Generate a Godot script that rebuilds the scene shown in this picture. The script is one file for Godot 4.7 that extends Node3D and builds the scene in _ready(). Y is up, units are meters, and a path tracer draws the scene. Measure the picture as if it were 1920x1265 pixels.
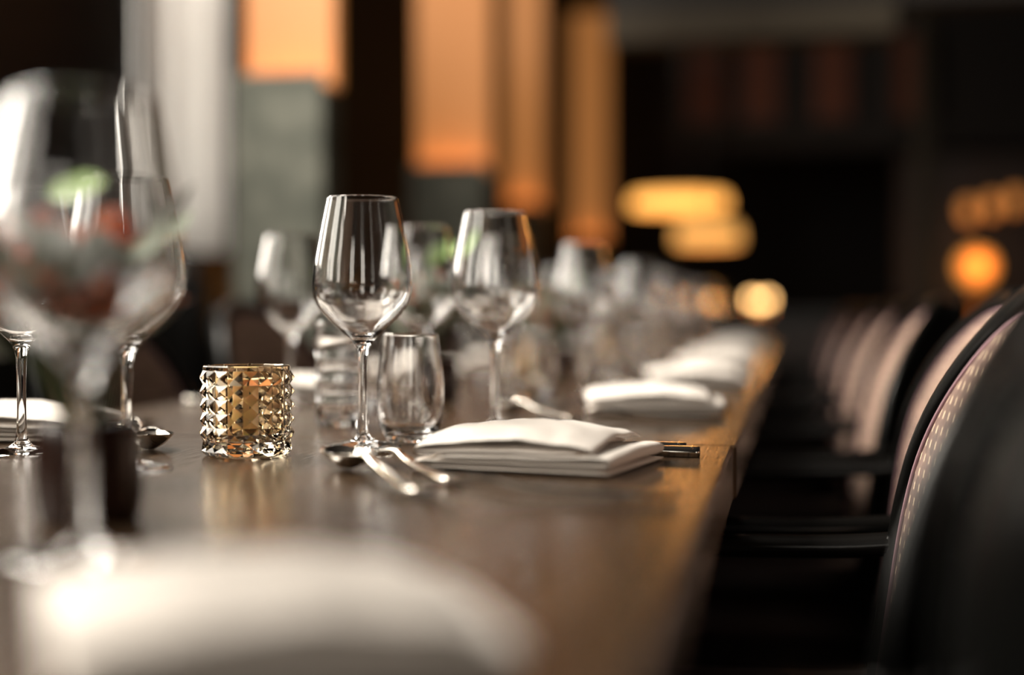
extends Node3D
# A long restaurant table laid for dinner, seen low along its right edge with a fast lens.
# Metres, y up. The table runs along -z, its right edge is x = 0, its top is y = 0.75.

const TOP := 0.75
var M := {}
var taken := {}
var rng := RandomNumberGenerator.new()

# ---------------------------------------------------------------- naming
func numbered(called: String) -> String:
	var n: int = taken.get(called, 0)
	taken[called] = n + 1
	return called if n == 0 else "%s_%03d" % [called, n]

func tag(o: Node, label: String, category: String, group := "") -> Node:
	o.set_meta("label", label)
	o.set_meta("category", category)
	if group != "":
		o.set_meta("group", group)
	return o

func thing(called: String, label: String, category: String, at := Vector3.ZERO, turn := 0.0, group := "") -> Node3D:
	var o := Node3D.new()
	o.name = numbered(called)
	add_child(o)
	o.position = at
	o.rotation.y = turn
	tag(o, label, category, group)
	return o

func part(called: String, mesh: Mesh, mat: Material, parent: Node, at := Vector3.ZERO) -> MeshInstance3D:
	var o := MeshInstance3D.new()
	o.name = called
	o.mesh = mesh
	o.material_override = mat
	o.position = at
	parent.add_child(o, true)
	return o

func struct(called: String, mesh: Mesh, mat: Material) -> MeshInstance3D:
	var o := part(called, mesh, mat, self)
	o.set_meta("kind", "structure")
	return o

func dup(root: Node3D, at: Vector3, turn: float, label: String, group: String) -> Node3D:
	var r: Node3D = root.duplicate()
	var base: String = root.name
	if base.length() > 4 and base.substr(base.length() - 4, 1) == "_" and base.substr(base.length() - 3).is_valid_int():
		base = base.substr(0, base.length() - 4)
	r.name = numbered(base)
	add_child(r)
	r.position = at
	r.rotation.y = turn
	r.set_meta("label", label)
	if group != "":
		r.set_meta("group", group)
	elif r.has_meta("group"):
		r.remove_meta("group")
	return r

# ---------------------------------------------------------------- materials
func mat(called: String, c: Color, rough := 0.6, metal := 0.0) -> StandardMaterial3D:
	var m := StandardMaterial3D.new()
	m.resource_name = called
	m.albedo_color = c
	m.roughness = rough
	m.metallic = metal
	M[called] = m
	return m

func noise(freq: float, octaves := 4, s := 1) -> FastNoiseLite:
	var n := FastNoiseLite.new()
	n.seed = s
	n.noise_type = FastNoiseLite.TYPE_SIMPLEX_SMOOTH
	n.frequency = freq
	n.fractal_octaves = octaves
	return n

func noise_tex(freq: float, a: Color, b: Color, s := 1, side := 512) -> NoiseTexture2D:
	var t := NoiseTexture2D.new()
	t.width = side
	t.height = side
	t.seamless = true
	t.noise = noise(freq, 5, s)
	var g := Gradient.new()
	g.set_color(0, a)
	g.set_color(1, b)
	t.color_ramp = g
	return t

func wood_images() -> Array:
	# grain streaks along v, periodic along v
	var w := 1024
	var h := 512
	var n1 := noise(1.0, 4, 11)
	var n2 := noise(1.0, 3, 12)
	var n3 := noise(1.0, 2, 13)
	var col := Image.create(w, h, false, Image.FORMAT_RGB8)
	var hei := Image.create(w, h, false, Image.FORMAT_RGB8)
	for y in h:
		var a := TAU * y / h
		var cy := cos(a)
		var sy := sin(a)
		for x in w:
			var broad := n1.get_noise_3d(x * 0.018, cy * 0.9, sy * 0.9)
			var fine := n2.get_noise_3d(x * 0.16, cy * 2.2, sy * 2.2)
			var pore := n3.get_noise_3d(x * 0.42, cy * 3.2, sy * 3.2)
			var t := clampf(0.55 + broad * 0.45 + fine * 0.35, 0.0, 1.0)
			var p := clampf((pore - 0.22) * 3.0, 0.0, 1.0)
			var c := Color(0.27, 0.205, 0.15).lerp(Color(0.44, 0.35, 0.265), t)
			c = c.lerp(Color(0.15, 0.11, 0.08), p * 0.7)
			col.set_pixel(x, y, c)
			var v := clampf(0.75 + fine * 0.25 - p * 0.55, 0.0, 1.0)
			hei.set_pixel(x, y, Color(v, v, v))
	return [ImageTexture.create_from_image(col), ImageTexture.create_from_image(hei)]

func scale_images() -> Array:
	# woven upholstery: staggered dark ovals with a pale net between them
	var s := 512
	var col := Image.create(s, s, false, Image.FORMAT_RGB8)
	var hei := Image.create(s, s, false, Image.FORMAT_RGB8)
	var n := noise(0.05, 3, 5)
	var fine := noise(0.3, 2, 6)
	var cols := 10
	var rows := 12
	for y in s:
		for x in s:
			var best := 9.0
			var id := 0.0
			for k in 2:
				var gx := float(x) / s * cols + 0.5 * k
				var gy := float(y) / s * (rows / 2.0) + 0.5 * k
				var dx := (gx - floorf(gx) - 0.5) / 0.465
				var dy := (gy - floorf(gy) - 0.5) / 0.435
				var d := sqrt(dx * dx + dy * dy)
				if d < best:
					best = d
					id = sin(floorf(gx) * 12.9 + floorf(gy) * 78.2 + k * 3.1)
			var t := clampf((best - 0.77) / 0.2, 0.0, 1.0)
			var oval := Color(0.40, 0.30, 0.26).lerp(Color(0.52, 0.40, 0.35), 0.5 + 0.5 * id)
			var net := Color(0.96, 0.86, 0.72)
			var c := oval.lerp(net, t * t * (3.0 - 2.0 * t))
			var f := 1.0 + 0.10 * n.get_noise_2d(x, y) + 0.14 * fine.get_noise_2d(x, y)
			c = Color(clampf(c.r * f, 0, 1), clampf(c.g * f, 0, 1), clampf(c.b * f, 0, 1))
			col.set_pixel(x, y, c)
			var v := clampf(1.0 - best * 0.5, 0.0, 1.0) if best < 0.85 else 0.72
			hei.set_pixel(x, y, Color(v, v, v))
	return [ImageTexture.create_from_image(col), ImageTexture.create_from_image(hei)]

func make_materials() -> void:
	var wi := wood_images()
	var wood := mat("oak_table", Color(0.82, 0.82, 0.82), 0.20)
	wood.albedo_texture = wi[0]
	wood.heightmap_enabled = true
	wood.heightmap_texture = wi[1]
	wood.heightmap_scale = 0.03
	wood.uv1_triplanar = true
	wood.uv1_world_triplanar = true
	wood.uv1_scale = Vector3(1.0, 1.0, 0.9)
	wood.uv1_offset = Vector3(0.9, 0, 0)

	var glass := mat("clear_glass", Color(1, 1, 1, 0), 0.0)
	glass.transparency = BaseMaterial3D.TRANSPARENCY_ALPHA
	glass.refraction_enabled = true
	glass.refraction_scale = 0.05
	var smoke := mat("smoked_cut_glass", Color(0.95, 0.885, 0.78, 0), 0.0)
	smoke.transparency = BaseMaterial3D.TRANSPARENCY_ALPHA
	smoke.refraction_enabled = true
	smoke.refraction_scale = 0.05
	mat("amber_pot", Color(0.16, 0.075, 0.035), 0.25)

	var steel := mat("steel", Color(0.80, 0.78, 0.75), 0.10, 1.0)
	steel.metallic_specular = 0.5
	var linen := mat("linen", Color(0.93, 0.90, 0.87), 0.9)
	linen.heightmap_enabled = true
	linen.heightmap_texture = noise_tex(0.12, Color(0.2, 0.2, 0.2), Color(0.8, 0.8, 0.8), 3, 256)
	linen.heightmap_scale = 0.02
	linen.uv1_triplanar = true
	linen.uv1_scale = Vector3(14, 14, 14)
	var si := scale_images()
	var fab := mat("scale_fabric", Color(1, 1, 1), 0.8)
	fab.albedo_texture = si[0]
	fab.heightmap_enabled = true
	fab.heightmap_texture = si[1]
	fab.heightmap_scale = 0.15
	fab.rim_enabled = true
	fab.rim = 0.3
	mat("black_leather", Color(0.03, 0.03, 0.027), 0.30)
	var bl: StandardMaterial3D = M["black_leather"]
	bl.metallic_specular = 0.25
	bl.heightmap_enabled = true
	bl.heightmap_texture = noise_tex(0.09, Color(0.1, 0.1, 0.1), Color(0.9, 0.9, 0.9), 8, 256)
	bl.heightmap_scale = 0.02
	bl.uv1_triplanar = true
	bl.uv1_scale = Vector3(12, 12, 12)
	mat("mauve_piping", Color(0.56, 0.43, 0.46), 0.7)
	mat("burgundy_leather", Color(0.10, 0.04, 0.04), 0.6)
	mat("black_lacquer", Color(0.055, 0.05, 0.045), 0.22)
	mat("dark_wood", Color(0.13, 0.085, 0.06), 0.4)

	mat("wax", Color(0.93, 0.84, 0.66), 0.5)
	(M["wax"] as StandardMaterial3D).subsurf_scatter_enabled = true
	(M["wax"] as StandardMaterial3D).subsurf_scatter_strength = 0.3
	mat("wick", Color(0.35, 0.27, 0.18), 0.9)
	mat("rust_petal", Color(0.86, 0.46, 0.14), 0.8)
	mat("copper_petal", Color(0.74, 0.34, 0.10), 0.8)
	mat("grey_leaf", Color(0.52, 0.57, 0.48), 0.7)
	mat("green_leaf", Color(0.48, 0.64, 0.22), 0.5)
	for k in ["rust_petal", "copper_petal", "grey_leaf", "green_leaf"]:
		var p: StandardMaterial3D = M[k]
		p.cull_mode = BaseMaterial3D.CULL_DISABLED
		p.backlight_enabled = true
		p.backlight = Color(0.4, 0.4, 0.4)
	mat("stem_green", Color(0.25, 0.28, 0.14), 0.7)

	mat("wall_dark", Color(0.075, 0.055, 0.042), 0.8)
	mat("floor_dark", Color(0.07, 0.045, 0.032), 0.5)
	mat("ceiling_dark", Color(0.08, 0.065, 0.055), 0.8)
	var pl := mat("grey_plaster", Color(1, 1, 1), 0.8)
	pl.albedo_texture = noise_tex(0.012, Color(0.26, 0.27, 0.24), Color(0.42, 0.42, 0.38), 21, 512)
	pl.uv1_triplanar = true
	pl.uv1_scale = Vector3(1.3, 1.3, 1.3)
	mat("olive_beam", Color(0.20, 0.165, 0.11), 0.8)
	mat("walnut_panel", Color(0.36, 0.18, 0.085), 0.7)
	var cur := mat("sheer_curtain", Color(0.90, 0.89, 0.87), 0.9)
	cur.cull_mode = BaseMaterial3D.CULL_DISABLED
	cur.backlight_enabled = true
	cur.backlight = Color(1.0, 1.0, 1.0)
	mat("brass", Color(0.75, 0.55, 0.28), 0.3, 1.0)
	glow("window_glow", Color(1.0, 0.97, 0.92), 1.2)
	glow("lamp_shade_glow", Color(1.0, 0.70, 0.34), 1.5)
	glow("lamp_shade_dim_glow", Color(1.0, 0.72, 0.38), 0.8)
	glow("flame_glow", Color(1.0, 0.80, 0.52), 8.0)
	glow("amber_globe_glow", Color(1.0, 0.66, 0.30), 0.5)
	glow("sconce_glass_glow", Color(1.0, 0.66, 0.34), 0.32)
	glow("amber_baked_light", Color(0.80, 0.52, 0.28), 0.34)  # even emission stands in for warm light washing the pier wall
	glow("uplight_glow", Color(1.0, 0.62, 0.28), 2.0)

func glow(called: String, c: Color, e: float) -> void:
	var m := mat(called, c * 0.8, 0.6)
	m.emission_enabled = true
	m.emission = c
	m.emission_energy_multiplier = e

# ---------------------------------------------------------------- shapes
func spline(keys: Array, per: int) -> PackedVector2Array:
	# centripetal-ish Catmull-Rom through the key points
	var out := PackedVector2Array()
	for i in keys.size() - 1:
		var a: Vector2 = keys[maxi(i - 1, 0)]
		var b: Vector2 = keys[i]
		var c: Vector2 = keys[i + 1]
		var d: Vector2 = keys[mini(i + 2, keys.size() - 1)]
		for k in per:
			out.append(b.cubic_interpolate(c, a, d, float(k) / per))
	out.append(keys[keys.size() - 1])
	return out

func spline3(keys: Array, per: int) -> PackedVector3Array:
	var out := PackedVector3Array()
	for i in keys.size() - 1:
		var a: Vector3 = keys[maxi(i - 1, 0)]
		var b: Vector3 = keys[i]
		var c: Vector3 = keys[i + 1]
		var d: Vector3 = keys[mini(i + 2, keys.size() - 1)]
		for k in per:
			out.append(b.cubic_interpolate(c, a, d, float(k) / per))
	out.append(keys[keys.size() - 1])
	return out

# outline: (radius, height), outer side going up, inner side coming down
func lathe(profile: PackedVector2Array, seg: int, j0 := 0, j1 := -1, ripple := 0.0, lobes := 0) -> ArrayMesh:
	if j1 < 0:
		j1 = profile.size() - 1
	var v := PackedVector3Array()
	var n := PackedVector3Array()
	var uv := PackedVector2Array()
	var idx := PackedInt32Array()
	for j in range(j0, j1 + 1):
		var p: Vector2 = profile[j]
		var t: Vector2 = (profile[mini(j + 1, profile.size() - 1)] - profile[maxi(j - 1, 0)])
		t = t.normalized() if t.length() > 1e-9 else Vector2(0, 1)
		for i in seg + 1:
			var a := TAU * i / seg
			var k := 1.0 + ripple * cos(lobes * a)
			v.append(Vector3(p.x * k * cos(a), p.y, -p.x * k * sin(a)))
			n.append(Vector3(t.y * cos(a), -t.x, -t.y * sin(a)).normalized())
			uv.append(Vector2(float(i) / seg, float(j) / profile.size()))
	var row := seg + 1
	for j in j1 - j0:
		for i in seg:
			var a := j * row + i
			idx.append_array([a, a + row + 1, a + 1, a, a + row, a + row + 1])
	var arr := []
	arr.resize(Mesh.ARRAY_MAX)
	arr[Mesh.ARRAY_VERTEX] = v
	arr[Mesh.ARRAY_NORMAL] = n
	arr[Mesh.ARRAY_TEX_UV] = uv
	arr[Mesh.ARRAY_INDEX] = idx
	var m := ArrayMesh.new()
	m.add_surface_from_arrays(Mesh.PRIMITIVE_TRIANGLES, arr)
	return m

# rows of points; each row is a closed ring when ring is true. (next in ring) x (next row) points outwards.
func skin(rows: Array, ring := true, caps := true, smooth := true, uvs: Array = []) -> ArrayMesh:
	var st := SurfaceTool.new()
	st.begin(Mesh.PRIMITIVE_TRIANGLES)
	st.set_smooth_group(0 if smooth else -1)
	var w: int = rows[0].size()
	for r in rows.size():
		for i in w:
			if uvs.size():
				st.set_uv(uvs[r][i])
			else:
				st.set_uv(Vector2(float(i) / w, float(r) / rows.size()))
			st.add_vertex(rows[r][i])
	for r in rows.size() - 1:
		for i in (w if ring else w - 1):
			var a := r * w + i
			var b := r * w + (i + 1) % w
			for k in [a, b + w, b, a, a + w, b + w]:
				st.add_index(k)
	if not smooth:
		st.deindex()
	st.generate_normals()
	var m := st.commit()
	if caps and ring:
		m = with_caps(m, rows[0], rows[rows.size() - 1])
	return m

func with_caps(m: ArrayMesh, first: Variant, last: Variant) -> ArrayMesh:
	var st := SurfaceTool.new()
	st.begin(Mesh.PRIMITIVE_TRIANGLES)
	st.append_from(m, 0, Transform3D())
	var c := SurfaceTool.new()
	c.begin(Mesh.PRIMITIVE_TRIANGLES)
	c.set_smooth_group(-1)
	for e in 2:
		var ring: Variant = first if e == 0 else last
		var n: int = ring.size()
		# strip between the two halves of the ring, which suits long flat sections and round ones alike
		for i in n / 2 - 1:
			var a: Vector3 = ring[i]
			var b: Vector3 = ring[i + 1]
			var d: Vector3 = ring[n - 1 - i]
			var f: Vector3 = ring[n - 2 - i]
			var quad := [a, b, f, a, f, d] if e == 0 else [a, f, b, a, d, f]
			for p in quad:
				c.set_uv(Vector2(0.5, 0.5))
				c.add_vertex(p)
	c.generate_normals()
	st.append_from(c.commit(), 0, Transform3D())
	return st.commit()

func tube(path: PackedVector3Array, rx: Variant, ry: Variant, seg := 10, up := Vector3.UP) -> ArrayMesh:
	var rows := []
	for k in path.size():
		var t := (path[mini(k + 1, path.size() - 1)] - path[maxi(k - 1, 0)]).normalized()
		var side := t.cross(up)
		if side.length() < 0.05:
			side = t.cross(Vector3.RIGHT)
		side = side.normalized()
		var n := side.cross(t).normalized()
		var a: float = rx[k] if rx is Array or rx is PackedFloat32Array else rx
		var b: float = ry[k] if ry is Array or ry is PackedFloat32Array else ry
		var ring := PackedVector3Array()
		for i in seg:
			var an := TAU * i / seg
			ring.append(path[k] + side * cos(an) * a + n * sin(an) * b)
		rows.append(ring)
	return skin(rows)

func poly(st: SurfaceTool, pts: Array, centre: Vector3) -> void:
	var n: Vector3 = (pts[1] - pts[0]).cross(pts[2] - pts[0])
	var mid := Vector3.ZERO
	for p in pts:
		mid += p / pts.size()
	if n.dot(mid - centre) < 0.0:
		pts.reverse()
	for k in range(1, pts.size() - 1):
		for p in [pts[0], pts[k + 1], pts[k]]:
			st.set_uv(Vector2(p.x, p.z))
			st.add_vertex(p)

func box(st: SurfaceTool, lo: Vector3, hi: Vector3, bevel := 0.003) -> void:
	var c := (lo + hi) / 2.0
	var h := (hi - lo) / 2.0
	var b := minf(bevel, minf(h.x, minf(h.y, h.z)) * 0.9)
	var pt := func(s: Vector3, axis: int) -> Vector3:
		var q := Vector3(h.x - b, h.y - b, h.z - b)
		q[axis] = h[axis]
		return c + q * s
	for axis in 3:
		var u := (axis + 1) % 3
		var w := (axis + 2) % 3
		for sg in [-1.0, 1.0]:
			var face := []
			for q in [[-1, -1], [1, -1], [1, 1], [-1, 1]]:
				var s := Vector3.ZERO
				s[axis] = sg
				s[u] = q[0]
				s[w] = q[1]
				face.append(pt.call(s, axis))
			poly(st, face, c)
		for su in [-1.0, 1.0]:
			for sw in [-1.0, 1.0]:
				var s0 := Vector3.ZERO
				s0[u] = su
				s0[w] = sw
				var s1 := s0
				s0[axis] = -1
				s1[axis] = 1
				poly(st, [pt.call(s0, u), pt.call(s1, u), pt.call(s1, w), pt.call(s0, w)], c)
	for sx in [-1.0, 1.0]:
		for sy in [-1.0, 1.0]:
			for sz in [-1.0, 1.0]:
				var s := Vector3(sx, sy, sz)
				poly(st, [pt.call(s, 0), pt.call(s, 1), pt.call(s, 2)], c)

func boxes(list: Array, bevel := 0.003) -> ArrayMesh:
	var st := SurfaceTool.new()
	st.begin(Mesh.PRIMITIVE_TRIANGLES)
	st.set_smooth_group(-1)
	for b in list:
		box(st, b[0], b[1], bevel)
	st.generate_normals()
	return st.commit()

func slab(x0: float, y0: float, z0: float, x1: float, y1: float, z1: float, bevel := 0.003) -> ArrayMesh:
	return boxes([[Vector3(x0, y0, z0), Vector3(x1, y1, z1)]], bevel)

# ---------------------------------------------------------------- glassware
func wine_profile() -> Array:
	# [outline, index where the foot ends, index where the stem ends, index of the rim]
	var outer := spline([Vector2(0.0, 0.0008), Vector2(0.018, 0.0004), Vector2(0.0325, 0.0), Vector2(0.0345, 0.0008), Vector2(0.0345, 0.0016), Vector2(0.030, 0.0030), Vector2(0.018, 0.0050), Vector2(0.0085, 0.0085),
		Vector2(0.0052, 0.0150), Vector2(0.0041, 0.028), Vector2(0.0039, 0.052), Vector2(0.0043, 0.075), Vector2(0.0055, 0.0880),
		Vector2(0.0095, 0.0965), Vector2(0.0172, 0.1040), Vector2(0.0262, 0.1120), Vector2(0.0345, 0.1205), Vector2(0.0405, 0.1285), Vector2(0.0443, 0.1375), Vector2(0.0455, 0.1465), Vector2(0.0450, 0.1560), Vector2(0.0437, 0.1700), Vector2(0.0408, 0.1870), Vector2(0.0372, 0.2060), Vector2(0.0328, 0.2265)], 6)
	var inner := spline([Vector2(0.0328, 0.2265), Vector2(0.0325, 0.2271), Vector2(0.0320, 0.2271), Vector2(0.0317, 0.2265), Vector2(0.0360, 0.2060), Vector2(0.0396, 0.1870), Vector2(0.0424, 0.1700), Vector2(0.0437, 0.1560), Vector2(0.0441, 0.1470), Vector2(0.0429, 0.1385), Vector2(0.0390, 0.1300), Vector2(0.0328, 0.1222), Vector2(0.0243, 0.1140), Vector2(0.0145, 0.1065), Vector2(0.0070, 0.1025), Vector2(0.0, 0.1012)], 6)
	var all := PackedVector2Array(outer)
	var f := 7 * 6
	var s := 12 * 6
	var r := all.size() - 1
	all.append_array(inner.slice(1))
	return [all, f, s, r]

func make_wine_glass(called: String, near: bool) -> Node3D:
	var p := wine_profile()
	var seg := 96 if near else 40
	var t := thing(called, "", "wine glass")
	part("bowl", lathe(p[0], seg, p[2]), M["clear_glass"], t)
	part("stem", lathe(p[0], 32, p[1], p[2]), M["clear_glass"], t)
	part("foot", lathe(p[0], seg, 0, p[1]), M["clear_glass"], t)
	return t

func make_tumbler(called: String, near: bool, ribbed: bool) -> Node3D:
	var t := thing(called, "", "tumbler")
	var o: PackedVector2Array
	var i: PackedVector2Array
	if ribbed:
		o = spline([Vector2(0, 0.0006), Vector2(0.022, 0.0), Vector2(0.0265, 0.003), Vector2(0.0285, 0.012), Vector2(0.0270, 0.024), Vector2(0.0290, 0.036), Vector2(0.0275, 0.048), Vector2(0.0295, 0.060), Vector2(0.0280, 0.072), Vector2(0.0298, 0.084), Vector2(0.0290, 0.098), Vector2(0.0295, 0.112)], 6)
		i = spline([Vector2(0.0295, 0.112), Vector2(0.0288, 0.1126), Vector2(0.0280, 0.112), Vector2(0.0275, 0.098), Vector2(0.0265, 0.06), Vector2(0.0250, 0.02), Vector2(0.020, 0.011), Vector2(0, 0.0095)], 6)
	else:
		o = spline([Vector2(0, 0.0008), Vector2(0.019, 0.0), Vector2(0.0235, 0.002), Vector2(0.0285, 0.013), Vector2(0.0318, 0.030), Vector2(0.0326, 0.045), Vector2(0.0315, 0.065), Vector2(0.0290, 0.086), Vector2(0.0268, 0.102)], 7)
		i = spline([Vector2(0.0268, 0.102), Vector2(0.0262, 0.1028), Vector2(0.0254, 0.1022), Vector2(0.0274, 0.086), Vector2(0.0298, 0.065), Vector2(0.0309, 0.045), Vector2(0.0300, 0.030), Vector2(0.0265, 0.016), Vector2(0.018, 0.0085), Vector2(0, 0.007)], 7)
	o.append_array(i.slice(1))
	part("tumbler_body", lathe(o, 72 if near else 48), M["clear_glass"], t)
	return t

func make_votive(called: String, detail: bool) -> Node3D:
	# cut-glass candle holder: rows of little pyramids round a straight cup, wax and wick inside
	var t := thing(called, "", "candle holder")
	var r0 := 0.0372
	var cols := 18 if detail else 14
	var rows := 5
	var y0 := 0.0135
	var y1 := 0.0735
	var peak := 0.0034
	var st := SurfaceTool.new()
	st.begin(Mesh.PRIMITIVE_TRIANGLES)
	st.set_smooth_group(-1)
	var at := func(a: float, r: float, y: float) -> Vector3:
		return Vector3(r * cos(a), y, -r * sin(a))
	var tri := func(a: Vector3, b: Vector3, c: Vector3) -> void:
		for p in [a, c, b]:
			st.set_uv(Vector2(0, 0))
			st.add_vertex(p)
	for i in cols:
		for j in rows:
			var a0 := TAU * i / cols
			var a1 := TAU * (i + 1) / cols
			var b0 := lerpf(y0, y1, float(j) / rows)
			var b1 := lerpf(y0, y1, float(j + 1) / rows)
			var c: Vector3 = at.call((a0 + a1) / 2, r0 + peak, (b0 + b1) / 2)
			var q := [at.call(a0, r0, b0), at.call(a1, r0, b0), at.call(a1, r0, b1), at.call(a0, r0, b1)]
			for k in 4:
				tri.call(q[k], q[(k + 1) % 4], c)
		# foot with small square dimples
		var a0 := TAU * i / cols
		var a1 := TAU * (i + 1) / cols
		var am := (a0 + a1) / 2
		var low := [Vector2(0.0, 0.0004), Vector2(r0 - 0.004, 0.0), Vector2(r0 - 0.0005, 0.002), Vector2(r0 + 0.0012, 0.005), Vector2(r0, y0)]
		for k in low.size() - 1:
			var e: Vector2 = low[k]
			var f: Vector2 = low[k + 1]
			if k == 3:
				var dent: Vector3 = at.call(am, r0 - 0.0022, (e.y + f.y) / 2)
				var q := [at.call(a0, e.x, e.y), at.call(a1, e.x, e.y), at.call(a1, f.x, f.y), at.call(a0, f.x, f.y)]
				for s in 4:
					tri.call(q[s], q[(s + 1) % 4], dent)
			else:
				if e.x > 0:
					tri.call(at.call(a0, e.x, e.y), at.call(a1, e.x, e.y), at.call(a1, f.x, f.y))
				tri.call(at.call(a0, e.x, e.y), at.call(a1, f.x, f.y), at.call(a0, f.x, f.y))
		var up := [Vector2(r0, y1), Vector2(r0, 0.0768), Vector2(r0 - 0.0007, 0.0778), Vector2(r0 - 0.0030, 0.0778), Vector2(r0 - 0.0040, 0.0768), Vector2(r0 - 0.0048, 0.020), Vector2(r0 - 0.0075, 0.0165), Vector2(0.0, 0.0160)]
		for k in up.size() - 1:
			var e: Vector2 = up[k]
			var f: Vector2 = up[k + 1]
			tri.call(at.call(a0, e.x, e.y), at.call(a1, e.x, e.y), at.call(a1, f.x, f.y))
			if f.x > 0:
				tri.call(at.call(a0, e.x, e.y), at.call(a1, f.x, f.y), at.call(a0, f.x, f.y))
	st.generate_normals()
	part("cut_glass_cup", st.commit(), M["smoked_cut_glass"], t)
	var wax := part("wax_candle", lathe(spline([Vector2(0, 0.0166), Vector2(0.011, 0.0166), Vector2(0.0135, 0.019), Vector2(0.0125, 0.030), Vector2(0.0120, 0.062), Vector2(0.0110, 0.0655), Vector2(0.006, 0.0660), Vector2(0.0, 0.0650)], 3), 32), M["wax"], t)
	part("wick", tube(PackedVector3Array([Vector3(0, 0.0625, 0), Vector3(0.0003, 0.069, 0), Vector3(0.001, 0.0752, 0.0004), Vector3(0.0028, 0.0795, 0.0008)]), 0.0011, 0.0011, 6, Vector3.RIGHT), M["wick"], wax)
	return t

# ---------------------------------------------------------------- cutlery (lies along -x, handle end at x = 0, resting on y = 0)
func blade_rows(keys: Array, per: int, seg: int, dish := 0.0) -> Array:
	# keys: [x, half width, y of the middle, half thickness, dish depth]
	var rows := []
	for k in keys.size() - 1:
		for s in (per if k < keys.size() - 2 else per + 1):
			var f := float(s) / per
			var v := []
			for c in 5:
				var a: float = keys[maxi(k - 1, 0)][c]
				var b: float = keys[k][c]
				var d: float = keys[k + 1][c]
				var e: float = keys[mini(k + 2, keys.size() - 1)][c]
				v.append(cubic_interpolate(b, d, a, e, f))
			var w: float = maxf(v[1], 0.0003)
			var ring := PackedVector3Array()
			for i in seg + 1:  # top, from +z to -z seen along -x
				var u := lerpf(1.0, -1.0, float(i) / seg)
				ring.append(Vector3(v[0], v[2] + v[3] * pow(maxf(0.002, 1.0 - pow(u, 6.0)), 0.5) - v[4] * (1.0 - u * u), u * w))
			for i in seg + 1:
				var u := lerpf(-1.0, 1.0, float(i) / seg)
				ring.append(Vector3(v[0], v[2] - v[3] * pow(maxf(0.002, 1.0 - pow(u, 6.0)), 0.5) - v[4] * (1.0 - u * u), u * w))
			rows.append(ring)
	return rows

func make_knife(called: String) -> Node3D:
	var t := thing(called, "", "knife")
	part("blade", skin(blade_rows([[-0.105, 0.0045, 0.0060, 0.0022, 0], [-0.115, 0.0075, 0.0058, 0.0014, 0], [-0.15, 0.0095, 0.0050, 0.0011, 0], [-0.19, 0.0100, 0.0040, 0.0010, 0], [-0.22, 0.0080, 0.0034, 0.0009, 0], [-0.236, 0.0035, 0.0030, 0.0008, 0], [-0.240, 0.0006, 0.0030, 0.0006, 0]], 4, 8)), M["steel"], t)
	var h := part("handle", skin(blade_rows([[0.0, 0.0070, 0.0045, 0.0036, 0], [-0.0012, 0.0082, 0.0045, 0.0044, 0], [-0.006, 0.0086, 0.0046, 0.0046, 0], [-0.03, 0.0076, 0.0050, 0.0044, 0], [-0.08, 0.0054, 0.0058, 0.0036, 0], [-0.108, 0.0046, 0.0060, 0.0030, 0]], 4, 10)), M["steel"], t)
	part("handle_ridge", slab(-0.0075, 0.0082, -0.0082, -0.0055, 0.0094, 0.0082, 0.0005), M["steel"], h)
	part("handle_ridge", slab(-0.0490, 0.0090, -0.0060, -0.0476, 0.0098, 0.0060, 0.0004), M["steel"], h)
	return t

func make_spoon(called: String) -> Node3D:
	var t := thing(called, "", "spoon")
	part("handle", skin(blade_rows([[0.0, 0.0040, 0.0042, 0.0012, 0], [-0.002, 0.0088, 0.0042, 0.0017, 0], [-0.02, 0.0090, 0.0046, 0.0018, 0], [-0.06, 0.0062, 0.0062, 0.0017, 0], [-0.10, 0.0042, 0.0098, 0.0018, 0], [-0.128, 0.0038, 0.0148, 0.0019, 0], [-0.142, 0.0052, 0.0152, 0.0014, 0]], 4, 8)), M["steel"], t)
	part("bowl", skin(blade_rows([[-0.136, 0.0042, 0.0158, 0.0014, 0.0], [-0.146, 0.0110, 0.0150, 0.0010, 0.0028], [-0.158, 0.0178, 0.0146, 0.0009, 0.0085], [-0.172, 0.0212, 0.0146, 0.0008, 0.0128], [-0.188, 0.0205, 0.0148, 0.0008, 0.0125], [-0.202, 0.0145, 0.0154, 0.0008, 0.0072], [-0.209, 0.0070, 0.0160, 0.0007, 0.0020], [-0.211, 0.0010, 0.0162, 0.0005, 0.0]], 5, 14)), M["steel"], t)
	return t

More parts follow.
